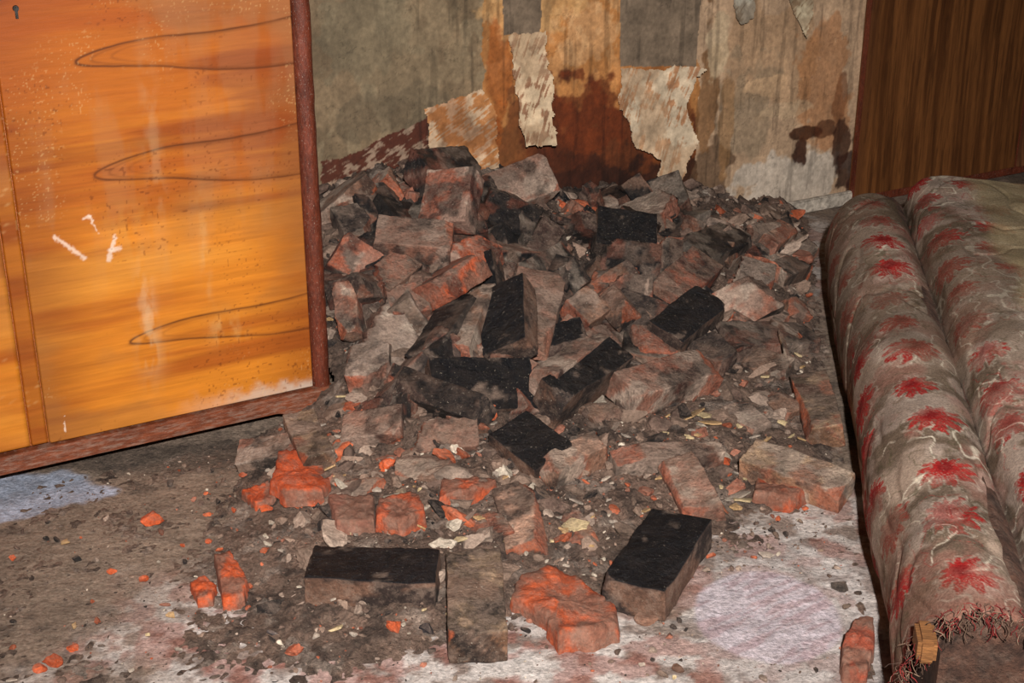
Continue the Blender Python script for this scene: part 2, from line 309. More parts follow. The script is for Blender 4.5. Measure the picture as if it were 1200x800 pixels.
def brick(L,W,T,typ,chips=3,r=.0024,rough=1.,broken=0):
    h=np.array([L,W,T])/2; p=TV*h
    inn=np.clip(p,-(h-r),h-r); d=p-inn; ln=np.linalg.norm(d,axis=1,keepdims=True); p=np.where(ln>1e-9,inn+d/np.maximum(ln,1e-9)*r,p)
    top,side,al,als=PAL[typ]; col=np.zeros((len(p),4)); j=random.uniform(.8,1.2)
    up=sst(h[2]-r*1.6,h[2]-r*.4,p[:,2]); col[:,:3]=mix(np.zeros((len(p),3))+lin(side)*j,lin(top)*j,up); col[:,3]=up*al+(1-up)*als
    sd=random.random()*100
    if typ=='blk':
        e=sst(.68,.78,fbm(p[:,0]*30+sd,p[:,1]*30,3,5))*up; col[:,:3]=mix(col[:,:3],lin((106,88,76)),e*.7); col[:,3]*=1-e
        s2=(1-up)*sst(.45,.55,fbm(p[:,0]*14+sd,p[:,2]*20+p[:,1]*14,5)); col[:,:3]=mix(col[:,:3],lin((28,24,24)),s2*.85)
    else:
        for q,cc in enumerate(random.sample([(180,160,142),(40,33,31),(150,84,62),(26,22,21),(156,132,116),(120,92,76)],3)):
            e=sst(.54,.59,fbm(p[:,0]*19+sd+q*31,p[:,1]*19+p[:,2]*13,4,5)); col[:,:3]=mix(col[:,:3],lin(cc),e*(.75 if typ not in('bkd','drk') else .35))
    n=random.randint(max(0,chips-1),chips+1)
    for q in range(n+broken):
        s=np.array([random.choice((-1,1)),random.choice((-1,1)),random.choice((-1,1,1))],float); big=q>=n
        if random.random()<.4 and not big: s[random.randint(0,1)]*=.15
        nn=s*np.array([random.uniform(.3,1),random.uniform(.3,1),random.uniform(.3,1)])
        if big: nn=s*np.array([1,random.uniform(.1,.8),random.uniform(0,.4)])
        nn/=np.linalg.norm(nn)
        mx=np.max(p@nn); o=mx-(random.uniform(.005,.02) if not big else random.uniform(.02,.05))*rough
        dd=p@nn-o; m=dd>0; p[m]-=nn*(dd[m,None]); amp=.002 if not big else .006
        p[m]+=nn*(amp*2*(fbm(p[m][:,0]*90+p[m][:,2]*50+sd,p[m][:,1]*90,7)-.5))[:,None]*2
        ic=lin(random.choice([(160,84,58),(140,90,70),(120,90,76),(172,86,52)])) if typ not in('drk','bkd','blk') else lin(random.choice([(70,52,45),(116,72,54),(50,42,39)])); 
        col[m,:3]=mix(col[m,:3],ic,np.full(m.sum(),.75)); col[m,3]=0
    ph=np.array([random.random()*9 for _ in range(3)])
    for fq,am in ((24,.0015),(70,.0007)):
        p+=am*np.stack([np.sin(p[:,1]*fq+p[:,2]*fq*1.3+ph[0]),np.sin(p[:,0]*fq+p[:,2]*fq+ph[1]),np.sin(p[:,0]*fq*.9+p[:,1]*fq*1.1+ph[2])],-1)
    p+=(.0035*(fbm(p[:,0]*90+sd+p[:,2]*60,p[:,1]*90,9)-.5))[:,None]*np.sign(TV)
    return p,col
def orient(d,roll,upv=(0,0,1)):
    d=d/np.linalg.norm(d); y=np.cross(upv,d); y/=np.linalg.norm(y); z=np.cross(d,y)
    c,s=math.cos(roll),math.sin(roll); y2=y*c+z*s; z2=z*c-y*s
    return np.stack([d,y2,z2],0)
class Acc:
    def __init__(s): s.V=[];s.F=[];s.C=[];s.k=0
    def add(s,v,f,c): s.V.append(v);s.F.append(f+s.k);s.C.append(c);s.k+=len(v)
    def make(s,name,mat,smooth,parent=None): return mesh_obj(name,np.vstack(s.V),np.vstack(s.F),np.vstack(s.C),mat,smooth,parent)
pile=Acc()
def place(x1,y1,x2,y2,W,T,h1,h2,roll,typ,chips=3,broken=0,rough=1.):
    a=hit(x1,y1,h1); b=hit(x2,y2,h2); d=b-a; L=np.linalg.norm(d)
    R=orient(d,math.radians(roll)); c=(a+b)/2-R[2]*T/2
    p,col=brick(min(L,.27),W,T,typ,chips,broken=broken,rough=rough)
    return p,R,c,col
HB=[
(507,450,627,447,.125,.065,.06,.06,42,'blk',0),
(594,494,650,534,.11,.05,.055,.05,12,'blk',0),
(640,545,708,510,.06,.065,.05,.06,10,'pnk'),
(640,462,738,400,.075,.10,.10,.10,25,'blk',1),(632,440,706,388,.06,.09,.11,.10,0,'mau'),
(722,452,845,418,.10,.07,.07,.07,15,'mau',2),
(640,300,612,410,.12,.065,.12,.08,-10,'mau',1),(588,330,590,405,.11,.065,.13,.09,30,'blk',1),
(545,335,492,415,.09,.07,.10,.08,20,'bkd'),(566,332,532,408,.06,.10,.11,.09,10,'brn'),
(545,300,492,335,.12,.065,.10,.09,30,'org'),(440,268,530,274,.11,.07,.10,.12,20,'mau',1),(455,290,520,292,.10,.06,.06,.06,35,'bkd'),
(528,196,515,260,.13,.07,.20,.10,15,'red',1),(497,190,567,186,.11,.08,.12,.12,30,'bkd'),
(530,278,585,305,.10,.065,.09,.09,25,'org'),(572,232,632,262,.12,.07,.10,.08,35,'bkd'),(612,262,662,270,.10,.07,.09,.08,35,'drk'),
(700,262,770,272,.12,.07,.10,.10,38,'blk',1),(705,300,775,310,.12,.07,.07,.07,40,'bkd'),(700,332,765,338,.07,.065,.06,.06,45,'red'),
(785,340,832,298,.10,.065,.08,.10,25,'red',2),(815,290,870,268,.11,.07,.09,.08,20,'bkd'),(858,312,908,325,.09,.065,.06,.06,30,'gry'),
(780,388,835,345,.10,.065,.08,.08,20,'blk',1),(708,352,780,378,.12,.07,.07,.07,28,'drk'),(672,345,702,372,.09,.065,.08,.08,25,'brn'),
(652,372,668,412,.10,.065,.09,.08,20,'blk'),(765,292,800,300,.10,.065,.09,.08,40,'brn'),
(945,410,980,530,.085,.06,.06,.05,10,'tan',1),(878,525,995,565,.08,.06,.06,.06,12,'tan',1),(850,388,955,390,.11,.03,.04,.04,10,'drk'),
(720,530,845,520,.06,.06,.045,.045,10,'mau'),(400,330,408,390,.055,.06,.10,.07,20,'pnk'),(350,482,372,532,.07,.07,.06,.05,5,'tan',1),
(278,530,345,518,.08,.05,.04,.04,15,'gry'),(478,512,560,505,.08,.06,.03,.03,25,'mau'),(462,548,532,540,.09,.06,.015,.02,12,'brn'),
(400,500,470,488,.08,.06,.04,.04,20,'mau'),(432,400,428,445,.10,.07,.07,.06,10,'gry'),(598,565,618,640,.08,.05,.03,.02,14,'pnk'),
(790,535,825,595,.08,.06,.04,.04,15,'mau'),(395,575,450,572,.08,.04,.01,.01,10,'brn'),
(650,590,690,640,.06,.04,.012,.012,14,'brn'),(560,600,580,630,.08,.04,.01,.012,10,'brn'),(875,415,925,430,.08,.05,.02,.03,15,'brn'),
(745,395,790,400,.09,.06,.05,.05,20,'red'),(820,395,850,420,.08,.05,.05,.05,20,'drk'),(660,300,690,330,.08,.06,.08,.07,25,'bkd'),
(415,280,445,310,.10,.06,.06,.06,25,'bkd'),(420,240,470,228,.11,.065,.07,.08,30,'bkd'),(395,258,430,250,.10,.06,.06,.07,20,'drk'),
(475,238,500,262,.08,.06,.08,.08,25,'bkd'),(455,350,500,345,.09,.06,.06,.06,30,'mau'),(440,330,480,300,.08,.06,.08,.07,20,'cor'),
(610,425,640,440,.06,.06,.05,.05,15,'bkd'),(530,470,560,500,.06,.06,.03,.03,15,'brn'),(860,350,900,345,.08,.06,.05,.05,25,'gry'),
(900,280,925,262,.07,.04,.05,.05,20,'pnk'),(880,270,910,258,.05,.04,.05,.05,20,'gry'),(690,470,720,490,.07,.05,.02,.02,10,'brn'),
(525,240,570,235,.10,.06,.10,.10,35,'bkd'),(650,330,665,300,.06,.06,.07,.07,10,'bkd'),(560,205,575,235,.07,.06,.08,.08,10,'bkd'),
(840,404,905,398,.03,.015,.05,.03,0,'drk'),(905,372,960,402,.02,.015,.05,.04,0,'brn'),(640,250,700,262,.03,.02,.07,.06,0,'drk'),(915,385,925,430,.015,.01,.06,.03,0,'tan'),
(905,318,950,300,.07,.05,.05,.05,20,'gry'),(868,375,920,362,.08,.05,.03,.03,20,'mau'),(925,352,955,365,.07,.05,.03,.03,20,'brn'),(930,275,962,284,.06,.05,.04,.04,25,'gry'),(900,455,935,480,.07,.05,.02,.02,15,'brn'),(860,470,890,500,.06,.04,.015,.02,15,'gry')]
def wallfix(v,m=.045):
    wv=(v[:,0]-W0[0])*N[0]+(v[:,1]-W0[1])*N[1]
    if wv.min()<m: v[:,:2]+=N*(m-wv.min())
    e=(v[:,0]-sofaedge(v[:,1])).max()
    if e>-.01: v[:,0]-=e+.01
    return v
for i in range(112):
    for _ in range(60):
        x=random.uniform(-.5,.85); y=random.uniform(2.75,4.45)
        w=(x-W0[0])*N[0]+(y-W0[1])*N[1]; sw=(x-CW[0])*U[0]+(y-CW[1])*U[1]; w2=(x-CW[0])*N[0]+(y-CW[1])*N[1]
        hb=float(Hbase(x,y))
        if w<.13 or (sw<.13 and w2<.13) or hb<.065 or random.random()>hb*5 or x>sofaedge(y)-.15: continue
        break
    else: continue
    L=random.choice((.25,.2,.14,.11,.09)); th=random.uniform(0,math.pi*2); d=np.array([math.cos(th),math.sin(th),random.uniform(-.8,.8)])
    R=orient(d,math.radians(random.uniform(-70,70)))
    p,col=brick(L,random.choice((.12,.12,.09)),.065,random.choice(['drk','bkd','bkd','bkd','mau','brn','gry','cor','blk','red','brn']),4,broken=random.choice((0,1,2)),rough=1.2)
    c=np.array([x,y,float(H(x,y))+random.uniform(-.03,.015)]); pile.add(wallfix(p@R+c),TF,col)
for b in HB:
    ch=b[10] if len(b)>10 else 4
    p,R,c,col=place(*b[:10],chips=ch,broken=(1 if random.random()<.5 and ch==4 else 0)); pile.add(wallfix(p@R+c),TF,col)
pile.make('bricks',M_brick,True,bp_)
def single(name,mat,*a,**k):
    p,R,c,col=place(*a,**k); v=p@R+c; v[:,2]-=v[:,2].min()
    o=mesh_obj(name,v-c,TF,col,mat,True); o.location=c; return o
single('charred_brick',M_black,362,652,513,657,.115,.065,.065,.065,0,'blk',chips=1)
single('charred_brick',M_black,804,596,736,694,.12,.065,.065,.065,0,'blk',chips=1)
single('loose_brick',M_brick,554,645,561,742,.10,.065,.065,.065,0,'tan',chips=1)
def slab(name,poly_px,T,colr,seed,parent=None):
    P=np.array([hit(*p)[:2] for p in poly_px]); c0=P.mean(0); base=max(0,float(H(*c0)))
    n=110
    seg=np.linalg.norm(np.roll(P,-1,0)-P,axis=1); cum=np.concatenate([[0],np.cumsum(seg)]); t=np.linspace(0,cum[-1],n,endpoint=False)
    PP=np.vstack([P,P[:1]]); Q=np.stack([np.interp(t,cum,PP[:,0]),np.interp(t,cum,PP[:,1])],-1)-c0
    Q*=(1+.2*(fbm(t*60,t*0,seed)-.5))[:,None]
    rings=[(1.03,-.004),(1.0,T*.35),(.97,T*.8),(.93,T*.97)]+[(r,T) for r in (.82,.7,.58,.46,.34,.22,.1)]
    V=[]
    for r,z in rings:
        q=Q*r; zz=z+(0 if z<0 else .9*T*(fbm((q[:,0])*20+seed,q[:,1]*20,seed,5)-.5)*(1 if r<.95 else .5)); V.append(np.column_stack([q,np.zeros(n)+zz]))
    V=np.vstack(V+[np.array([[0,0,T]])]); nr=len(rings); f=[]
    for i in range(nr-1):
        for j in range(n):
            k=(j+1)%n; f.append([i*n+j,i*n+k,(i+1)*n+k,(i+1)*n+j])
    f+=[[ (nr-1)*n+j,(nr-1)*n+(j+1)%n,nr*n] for j in range(n)]
    V[:-1,2]+=.005*(vn(V[:-1,0]*120,V[:-1,1]*120,seed)-.5)*(V[:-1,2]>0)
    col=np.tile(lin(colr),(len(V),1)); e=sst(.45,.53,fbm(V[:,0]*20+seed,V[:,1]*20+V[:,2]*30,seed+3,5)); col=mix(col,lin((120,84,68)),e*.85)
    V[:,2]+=base
    o=mesh_obj(name,V,f,col,M_slab,True,parent); o.location=(c0[0],c0[1],0); return o
M_slab=material('broken_clay',rough=.9,n1=(25,.25),n2=(160,.3),bump=.9,bdist=.006,bscale=110,dust=.35,speck=.25)
slab('broken_brick',[(605,682),(650,675),(690,700),(722,728),(725,752),(700,762),(655,765),(635,735),(600,715)],.036,(168,76,42),1)
slab('broken_brick',[(318,585),(328,550),(372,540),(388,575),(380,595),(335,600)],.03,(180,76,38),2)
slab('broken_brick',[(283,588),(315,570),(325,588),(300,600)],.02,(180,76,38),3)
slab('broken_brick',[(520,552),(583,573),(560,588),(514,590)],.03,(176,80,46),4)
slab('broken_brick',[(443,600),(490,590),(500,620),(470,630),(440,622)],.03,(164,76,46),5)
slab('broken_brick',[(985,800),(985,770),(1000,737),(1022,735),(1024,770),(1015,800)],.03,(150,72,50),6)
slab('broken_brick',[(882,590),(890,555),(925,562),(952,585),(925,600)],.03,(156,70,40),7)
slab('broken_brick',[(252,665),(270,655),(292,692),(288,712),(262,716)],.028,(184,78,38),8)
slab('broken_brick',[(224,692),(240,682),(254,694),(250,710),(232,712)],.02,(184,78,38),9)
slab('broken_brick',[(385,600),(438,594),(440,625),(395,630)],.026,(132,86,70),10)
# ---------------------------------------------------------------- rubble
def ico(s):
    bm=bmesh.new(); bmesh.ops.create_icosphere(bm,subdivisions=s,radius=1); V=np.array([v.co[:] for v in bm.verts]); Fq=np.array([[v.index for v in f.verts] for f in bm.faces]); bm.free(); return V,Fq
def variants(s,n):
    V,Fq=ico(s); out=[]
    for i in range(n):
        p=V.copy()
        for q in range(7):
            nn=rng.normal(size=3); nn/=np.linalg.norm(nn); dd=p@nn-random.uniform(.3,.65); m=dd>0; p[m]-=nn*dd[m,None]
        p*=1+rng.normal(0,.05,(len(p),1)); p*=np.array([random.uniform(.8,1.5),random.uniform(.6,1.1),random.uniform(.45,.85)]); out.append(p)
    return np.array(out),Fq
VA=[variants(1,40),variants(2,40),variants(3,30)]
rub=Acc()
def chunks(x,y,size,col,sink=.15):
    x=np.atleast_1d(x).astype(float); y=np.atleast_1d(y).astype(float); size=np.atleast_1d(size).astype(float); col=np.atleast_2d(col)
    cl=np.where(size<.006,0,np.where(size<.014,1,2)); Hh=H(x,y)
    for k in range(3):
        m=np.where(cl==k)[0]
        if not len(m): continue
        VV,Fq=VA[k]; n=len(m); P=VV[rng.integers(0,len(VV),n)]*size[m][:,None,None]
        a=rng.uniform(0,6.28,n); ca,sa=np.cos(a)[:,None],np.sin(a)[:,None]
        px=P[:,:,0]*ca-P[:,:,1]*sa; py=P[:,:,0]*sa+P[:,:,1]*ca
        tl=rng.normal(0,.4,n)[:,None]*(Hh[m]>0)[:,None]; pz=P[:,:,2]*np.cos(tl)+px*np.sin(tl)
        base=np.maximum(Hh[m],0)+size[m]*(.35-sink)
        V=np.stack([px+x[m][:,None],py+y[m][:,None],pz+base[:,None]],-1)
        Fn=(Fq[None]+(np.arange(n)*VV.shape[1])[:,None,None]).reshape(-1,3)
        cc=np.repeat(col[m]*rng.uniform(.65,1.3,(n,1)),VV.shape[1],0)
        rub.add(V.reshape(-1,3),Fn,np.hstack([cc,np.zeros((len(cc),1))]))
cols=lin(np.array([(126,103,88)]*8+[(92,72,62)]*5+[(38,32,30)]*4+[(156,134,118)]*4+[(172,84,50)]*2+[(144,88,68)]*2+[(194,178,158)]*2))
def okpos(x,y,m=.03):
    w=(x-W0[0])*N[0]+(y-W0[1])*N[1]; sw=(x-CW[0])*U[0]+(y-CW[1])*U[1]; w2=(x-CW[0])*N[0]+(y-CW[1])*N[1]
    return (w>max(m,.04))&~((sw<m)&(w2<m))&(x<sofaedge(y)-m-.01)
x=rng.uniform(-1.0,1.0,180000); y=rng.uniform(1.85,4.5,180000); hb=Hbase(x,y)
ec=floor_xy(900,720); clear=((x-ec[0])/.15)**2+((y-ec[1])/.15)**2<1
pr=.02+.6*np.clip(hb*14,0,1)+.5*np.exp(-((x-.0)/.5)**2-((y-2.6)/.35)**2)*(hb<.05)+.09*np.exp(-((x-.0)/.7)**2-((y-2.3)/.35)**2)
m=okpos(x,y)&(rng.random(len(x))<pr*.36)&~clear; x=x[m];y=y[m];hb=hb[m]
size=np.minimum(.034,.0017*(1-rng.random(len(x)))**(-.62)); size=np.where(hb<.02,np.minimum(size,.009),size)
chunks(x,y,size,cols[rng.integers(0,len(cols),len(x))])
x=rng.uniform(-.7,.95,6000); y=rng.uniform(2.2,4.5,6000); hb=Hbase(x,y)
m=okpos(x,y,.06)&(rng.random(6000)<np.clip(hb*6,0,.8)); x=x[m][:600];y=y[m][:600]
chunks(x,y,rng.uniform(.014,.042,len(x)),cols[rng.integers(0,len(cols)-1,len(x))],.35)
OC=(182,78,38)
for (px,py,s,c) in [(177,612,.026,OC),(168,680,.012,OC),(60,778,.02,OC),(48,786,.015,OC),(85,762,.014,OC),(15,656,.01,OC),
   (285,560,.014,OC),(130,672,.01,OC),(345,766,.02,(160,80,52)),(465,735,.018,OC),(502,742,.014,(35,30,32)),(540,775,.02,(85,72,62)),(985,690,.018,(70,62,56)),(992,712,.01,(80,66,56)),
   (460,588,.022,(175,160,140)),(470,580,.018,(165,145,120)),(850,600,.018,(165,90,55)),(408,478,.02,(120,90,70)),(455,722,.012,(60,50,46)),(200,568,.012,(60,54,50)),(320,745,.01,(50,46,48)),
   (310,600,.014,OC),(760,730,.018,(140,100,80)),(795,785,.012,(90,60,45)),(455,548,.018,OC),(850,545,.02,OC),(405,660,.01,(60,60,70)),(245,635,.008,OC),(215,640,.006,OC),(395,570,.012,OC),(275,600,.008,OC)]:
    p=hit(px,py); chunks(p[0],p[1],s,lin(c),0)
rub.make('rubble',M_rub,False,bp_)
fl=Acc()
for i in range(320):
    if i<14: p=hit(*[(810,492),(835,498),(862,598),(870,590),(670,620),(668,612),(800,490),(380,555),(905,395),(560,487),(640,520),(875,500),(865,585),(825,490)][i]); x,y=p[0],p[1]; sz=random.uniform(.018,.03)
    else:
        while True:
            x=random.uniform(-.9,.95); y=random.uniform(2.0,4.3)
            if okpos(x,y) and (Hbase(x,y)>.01 or random.random()<.12) and math.hypot(x-ec[0],y-ec[1])>.16: break
        sz=random.uniform(.004,.012)
    m=random.randint(5,8); an=np.sort(rng.uniform(0,6.28,m)); r=sz*rng.uniform(.5,1.2,m)
    z=max(float(H(x,y)),0)+.004; tx,ty=rng.normal(0,.25,2)
    q=np.stack([np.cos(an)*r*1.3,np.sin(an)*r*.8],-1); top=np.column_stack([x+q[:,0],y+q[:,1],z+.006+q[:,0]*tx+q[:,1]*ty]); bot=top-[0,0,.004]
    V=np.vstack([top,bot,[[x,y,z+.007]],[[x,y,z+.001]]]); f=[]
    for j in range(m):
        k=(j+1)%m; f+=[[2*m,j,k],[2*m+1,m+k,m+j],[j,m+j,m+k],[j,m+k,k]]
    c=random.choice([(196,172,130),(168,152,136),(178,142,98),(155,140,126)]); fl.add(V,np.array(f),np.tile(np.append(lin(c),0),(len(V),1)))
fl.make('plaster_flakes',M_rub,False,bp_)
# ---------------------------------------------------------------- wardrobe
wd=empty('wardrobe',(CW[0],CW[1],0),YAW)
M_side=material('wardrobe_side',(150,80,30),rough=.4,n1=(3,.2),n2=(20,.2),stretch=(1,1,6))
box('body',-1.34,0,.012,.58,.06,1.78,M_side,wd)
def doorcol(x,z,x0,seed,loops,detail=True):
    g=fbm(x*1.5+.3*np.sin(z*5),z*20,seed,6); g2=fbm(x*5,z*300,seed+3,3)
    c=mix(np.zeros(x.shape+(3,))+lin((190,113,32)),lin((152,78,22)),sst(.35,.7,g)); c=mix(c,lin((200,132,50)),sst(.55,.75,fbm(x*1.2,z*9,seed+9))*.6)
    c=c*(.84+.32*g2)[...,None]
    ed=np.minimum(sst(0,.16,x-x0),sst(0,.15,-.045-x)); c=mix(c,lin((112,52,18)),(1-ed)*.55)
    tp=sst(.55,.9,z+.16*(fbm(x*3,z*20,seed+4)-.5)); c=mix(c,lin((150,72,22)),tp*.7)
    tp2=sst(.50,.62,fbm(x*2.2,z*20,seed+14,6))*sst(.45,.72,z); c=mix(c,lin((106,38,12)),tp2*.45)
    c=mix(c,lin((128,92,54)),sst(.5,.66,fbm(x*4,z*5,seed+24,5))*.3)
    c=mix(c,lin((150,128,100)),sst(.55,.7,fbm(x*14,z*3,seed+34,5))*sst(.3,.6,z)*.12)
    for (lx,ly,k) in loops:
        xt,zc=wl(lx,ly); zz=z-zc-.006*np.sin((x-xt)*14)-.006*(fbm(x*9,z*2,77)-.5); xx=x-xt
        for off,st_ in ((0,.85),(.03,.3),(.07,.22)):
            v=xx-off-k*zz*zz; c=mix(c,lin((80,38,14)),np.exp(-(v/(.003+.0018*2*k*np.abs(zz)))**2)*st_*sst(-.02,.0,xx)*(np.abs(zz)<.09)*(.6+.7*fbm(x*12,z*12,9)))
    if detail:
        for (px_,py_,rx,rz,cc,f) in [(178,160,.018,.2,(180,155,118),.2),(172,370,.018,.09,(206,182,146),.35),(240,300,.01,.12,(190,165,118),.25),(265,385,.03,.03,(214,180,116),.4),(150,270,.05,.06,(180,135,70),.25),(175,410,.03,.07,(180,144,98),.3)]:
            xc,zc=wl(px_,py_); d=((x-xc)/rx)**2+((z-zc)/rz)**2; c=mix(c,lin(cc),np.exp(-d)*f*sst(.3,.65,fbm(x*60,z*25,seed+8)))
        for (a,b,t) in [((64,277),(98,301),.0045),((134,277),(126,304),.0045),((128,292),(140,290),.005),((104,252),(114,272),.0018),((96,256),(104,252),.003),((76,505),(74,486),.0006)]:
            xa,za=wl(*a); xb,zb=wl(*b); dx,dz=xb-xa,zb-za; tt=np.clip(((x-xa)*dx+(z-za)*dz)/(dx*dx+dz*dz),0,1); d=np.hypot(x-xa-tt*dx,z-za-tt*dz)
            c=mix(c,lin((215,190,170)),(1-sst(t*.3,t*1.5,d+.008*(fbm(x*200,z*200,3)-.5)))*.7)
        dirt=(1-sst(.0,.04,z-.095+.05*(fbm(x*35,z*35,6,5)-.4)))*sst(-.42,-.1,x); c=mix(c,lin((180,166,152)),dirt*.75)
    sp=sst(.82,.88,vn(x*300,z*300,4))*sst(.5,.62,fbm(x*5,z*5,2)); c=mix(c,lin((205,165,110)),sp*.3)
    sp=sst(.84,.9,vn(x*200,z*200,44))*sst(.45,.6,fbm(x*5,z*5,22)); c=mix(c,lin((90,40,12)),sp*.5)
    return c
def door(name,x0,x1,z0,z1,seed,loops,full):
    xs=np.unique(np.concatenate([[x0,x0+.001],np.arange(x0+.002,x1-.002,.002 if full else .008),[x1-.001,x1]])); zs=np.concatenate([np.arange(z0,1.06,.002 if full else .005),np.arange(1.06,z1,.02),[z1]])
    x,z=np.meshgrid(xs,zs,indexing='ij'); y=np.full(x.shape,-.006)
    ed=np.minimum(np.minimum(x-x0,x1-x),np.minimum(z-z0,z1-z)); y=np.where(ed<.0005,.012,y)
    return mesh_obj(name,np.stack([x,y,z],-1).reshape(-1,3),gridfaces(len(xs),len(zs)),doorcol(x,z,x0,seed,loops,full).reshape(-1,3),M_wood,True,wd)
door('door_right',-.632,-.045,.088,1.7,3,[(88,72,190),(110,205,140),(152,400,230)],True)
door('door_left',-1.30,-.672,.088,1.7,13,[],False)
door('center_strip',-.668,-.636,.088,1.7,23,[],False)
def post(name,x0,x1):
    bm=bmesh.new(); n=10; pts=[]
    for i in range(n+1):
        a=math.pi*i/n; pts.append(((x0+x1)/2-math.cos(a)*(x1-x0)/2,.012-math.sin(a)*.024))
    zs=np.linspace(.055,1.74,160); vv=[[bm.verts.new((px+.002*(float(vn(z*25,px*30,3))-.5),py+.002*(float(vn(z*40,px*50,4))-.5),z)) for (px,py) in pts] for z in zs]
    for i in range(len(zs)-1):
        for j in range(n): bm.faces.new((vv[i][j],vv[i][j+1],vv[i+1][j+1],vv[i+1][j])).smooth=True
    bm.faces.new(vv[0]); bm.faces.new(vv[-1])
    me=bpy.data.meshes.new(name); bm.to_mesh(me); bm.free(); me.materials.append(M_woodd); link(bpy.data.objects.new(name,me),wd)
post('corner_post_right',-.043,.001); post('corner_post_left',-1.344,-1.30)
bm=bmesh.new(); xs=np.linspace(-1.34,.0,120); rows=[]
for x in xs:
    e=min(-x,x+1.34); zb=.045*float(sst(.05,.14,e)) if e>.05 else 0
    rows.append([bm.verts.new((x,-.014,.085)),bm.verts.new((x,-.014,zb)),bm.verts.new((x,.012,zb)),bm.verts.new((x,.012,.085))])
for i in range(len(xs)-1):
    for j in range(4): bm.faces.new((rows[i][j],rows[i][(j+1)%4],rows[i+1][(j+1)%4],rows[i+1][j]))
bm.faces.new(rows[0]); bm.faces.new(rows[-1]); bmesh.ops.recalc_face_normals(bm,faces=bm.faces[:])
me=bpy.data.meshes.new('apron'); bm.to_mesh(me); bm.free()
M_apron=material('apron_wood',(106,52,28),rough=.6,n1=(12,.35),n2=(50,.35),stretch=(1,1,5),speck=.3,dust=.45); me.materials.append(M_apron); link(bpy.data.objects.new('apron',me),wd)
box('foot_back_right',-.06,-.01,.5,.56,0,.07,M_woodd,wd); box('foot_back_left',-1.33,-1.28,.5,.56,0,.07,M_woodd,wd)
box('top_cornice',-1.36,.015,-.03,.59,1.74,1.79,M_woodd,wd)
bm=bmesh.new(); bmesh.ops.create_cone(bm,cap_ends=True,segments=20,radius1=.006,radius2=.005,depth=.004,matrix=Matrix.Translation((0,0,.006))@Matrix.Rotation(math.pi/2,4,'X'))
bmesh.ops.create_cube(bm,size=1,matrix=Matrix.Translation((0,0,-.005))@Matrix.Diagonal((.005,.004,.015,1)))
me=bpy.data.meshes.new('keyhole'); bm.to_mesh(me); bm.free(); me.materials.append(M_metal); o=link(bpy.data.objects.new('keyhole',me),wd); kx,kz=wl(18,13); o.location=(kx,-.008,kz)
# ---------------------------------------------------------------- cupboard on back wall (right)
sc0=wall_uv(1003,130)[0]
cb=empty('wooden_cupboard',tuple(room(sc0,0,0)),YAW)
def cup(name,x0,x1,y,c1,c2,seed,sw):
    xs=np.arange(x0,x1,.0025); zs=np.linspace(.03,2.0,260); x,z=np.meshgrid(xs,zs,indexing='ij')
    g=fbm((x+.02*np.sin(z*sw)+.02*fbm(x*3,z*3,seed))*55,z*1.3,seed,6); g2=fbm(x*220,z*7,seed+5,3)
    c=mix(np.zeros(x.shape+(3,))+lin(c1),lin(c2),sst(.3,.7,g))*(.8+.4*g2)[...,None]
    g3=sst(.62,.7,fbm(x*150,z*9,seed+9,3)); c=mix(c,lin((50,26,12)),g3*.4)
    c=mix(c,lin((60,32,20)),(1-sst(.0,.06,x-x0))*.5)
    if sw>4:
        q=np.hypot((x-x0-.09)*6,(z-.62)); rg=.5+.5*np.sin(q*70+4*fbm(x*5,z*5,3)); c=c*(.75+.4*rg)[...,None]
    yy=np.full(x.shape,y); yy[0,:]=-.001; yy[-1,:]=-.001
    mesh_obj(name,np.stack([x,yy,z],-1).reshape(-1,3),gridfaces(len(xs),len(zs)),c.reshape(-1,3),M_cup,False,cb)
cup('door_panel',.0,.74,-.034,(112,68,34),(78,44,20),5,3)
cup('side_panel',.745,1.15,-.04,(128,82,52),(92,56,36),15,5)
box('backing',.0,1.15,-.03,-.002,.0,2.02,M_woodd,cb)
# ---------------------------------------------------------------- sofa
sf=empty('floral_sofa',(.587,1.75,0),0)
E=np.array([.144,.9896]); E/=np.linalg.norm(E); Rr=np.array([E[1],-E[0]])
sf.rotation_euler=(0,0,math.atan2(Rr[1],Rr[0]))
prof=[(.05,.0),(.0,.05),(-.015,.11),(-.015,.18),(.008,.245),(.05,.288),(.10,.300),(.145,.290),(.172,.266),(.178,.262),(.184,.282),(.194,.315),(.225,.344),(.28,.354),(.36,.350),(.5,.345),(.7,.345),(.95,.34)]
def catmull(P,n):
    P=np.array(P); P=np.vstack([2*P[0]-P[1],P,2*P[-1]-P[-2]]); out=[]
    for i in range(1,len(P)-2):
        L=np.linalg.norm(P[i+1]-P[i]); m=max(2,int(L/n)); t=np.linspace(0,1,m,endpoint=False)[:,None]
        p0,p1,p2,p3=P[i-1],P[i],P[i+1],P[i+2]
        out.append(.5*((2*p1)+(-p0+p2)*t+(2*p0-5*p1+4*p2-p3)*t*t+(-p0+3*p1-3*p2+p3)*t**3))
    out.append(P[-2][None]); return np.vstack(out)
pr=catmull(prof,.0026); arc=np.concatenate([[0],np.cumsum(np.linalg.norm(np.diff(pr,axis=0),axis=1))])
seam_a=arc[np.argmin(np.abs(pr[:,0]-.178)+np.abs(pr[:,1]-.262))]
LN=2.12; al=np.arange(0,LN,.0032)
A,Cc=np.meshgrid(al,arc,indexing='ij'); PX=np.tile(pr[:,0],(len(al),1)); PZ=np.tile(pr[:,1],(len(al),1))
tg=np.gradient(pr,axis=0); tg/=np.linalg.norm(tg,axis=1)[:,None]; nx_=-tg[:,1]; nz_=tg[:,0]
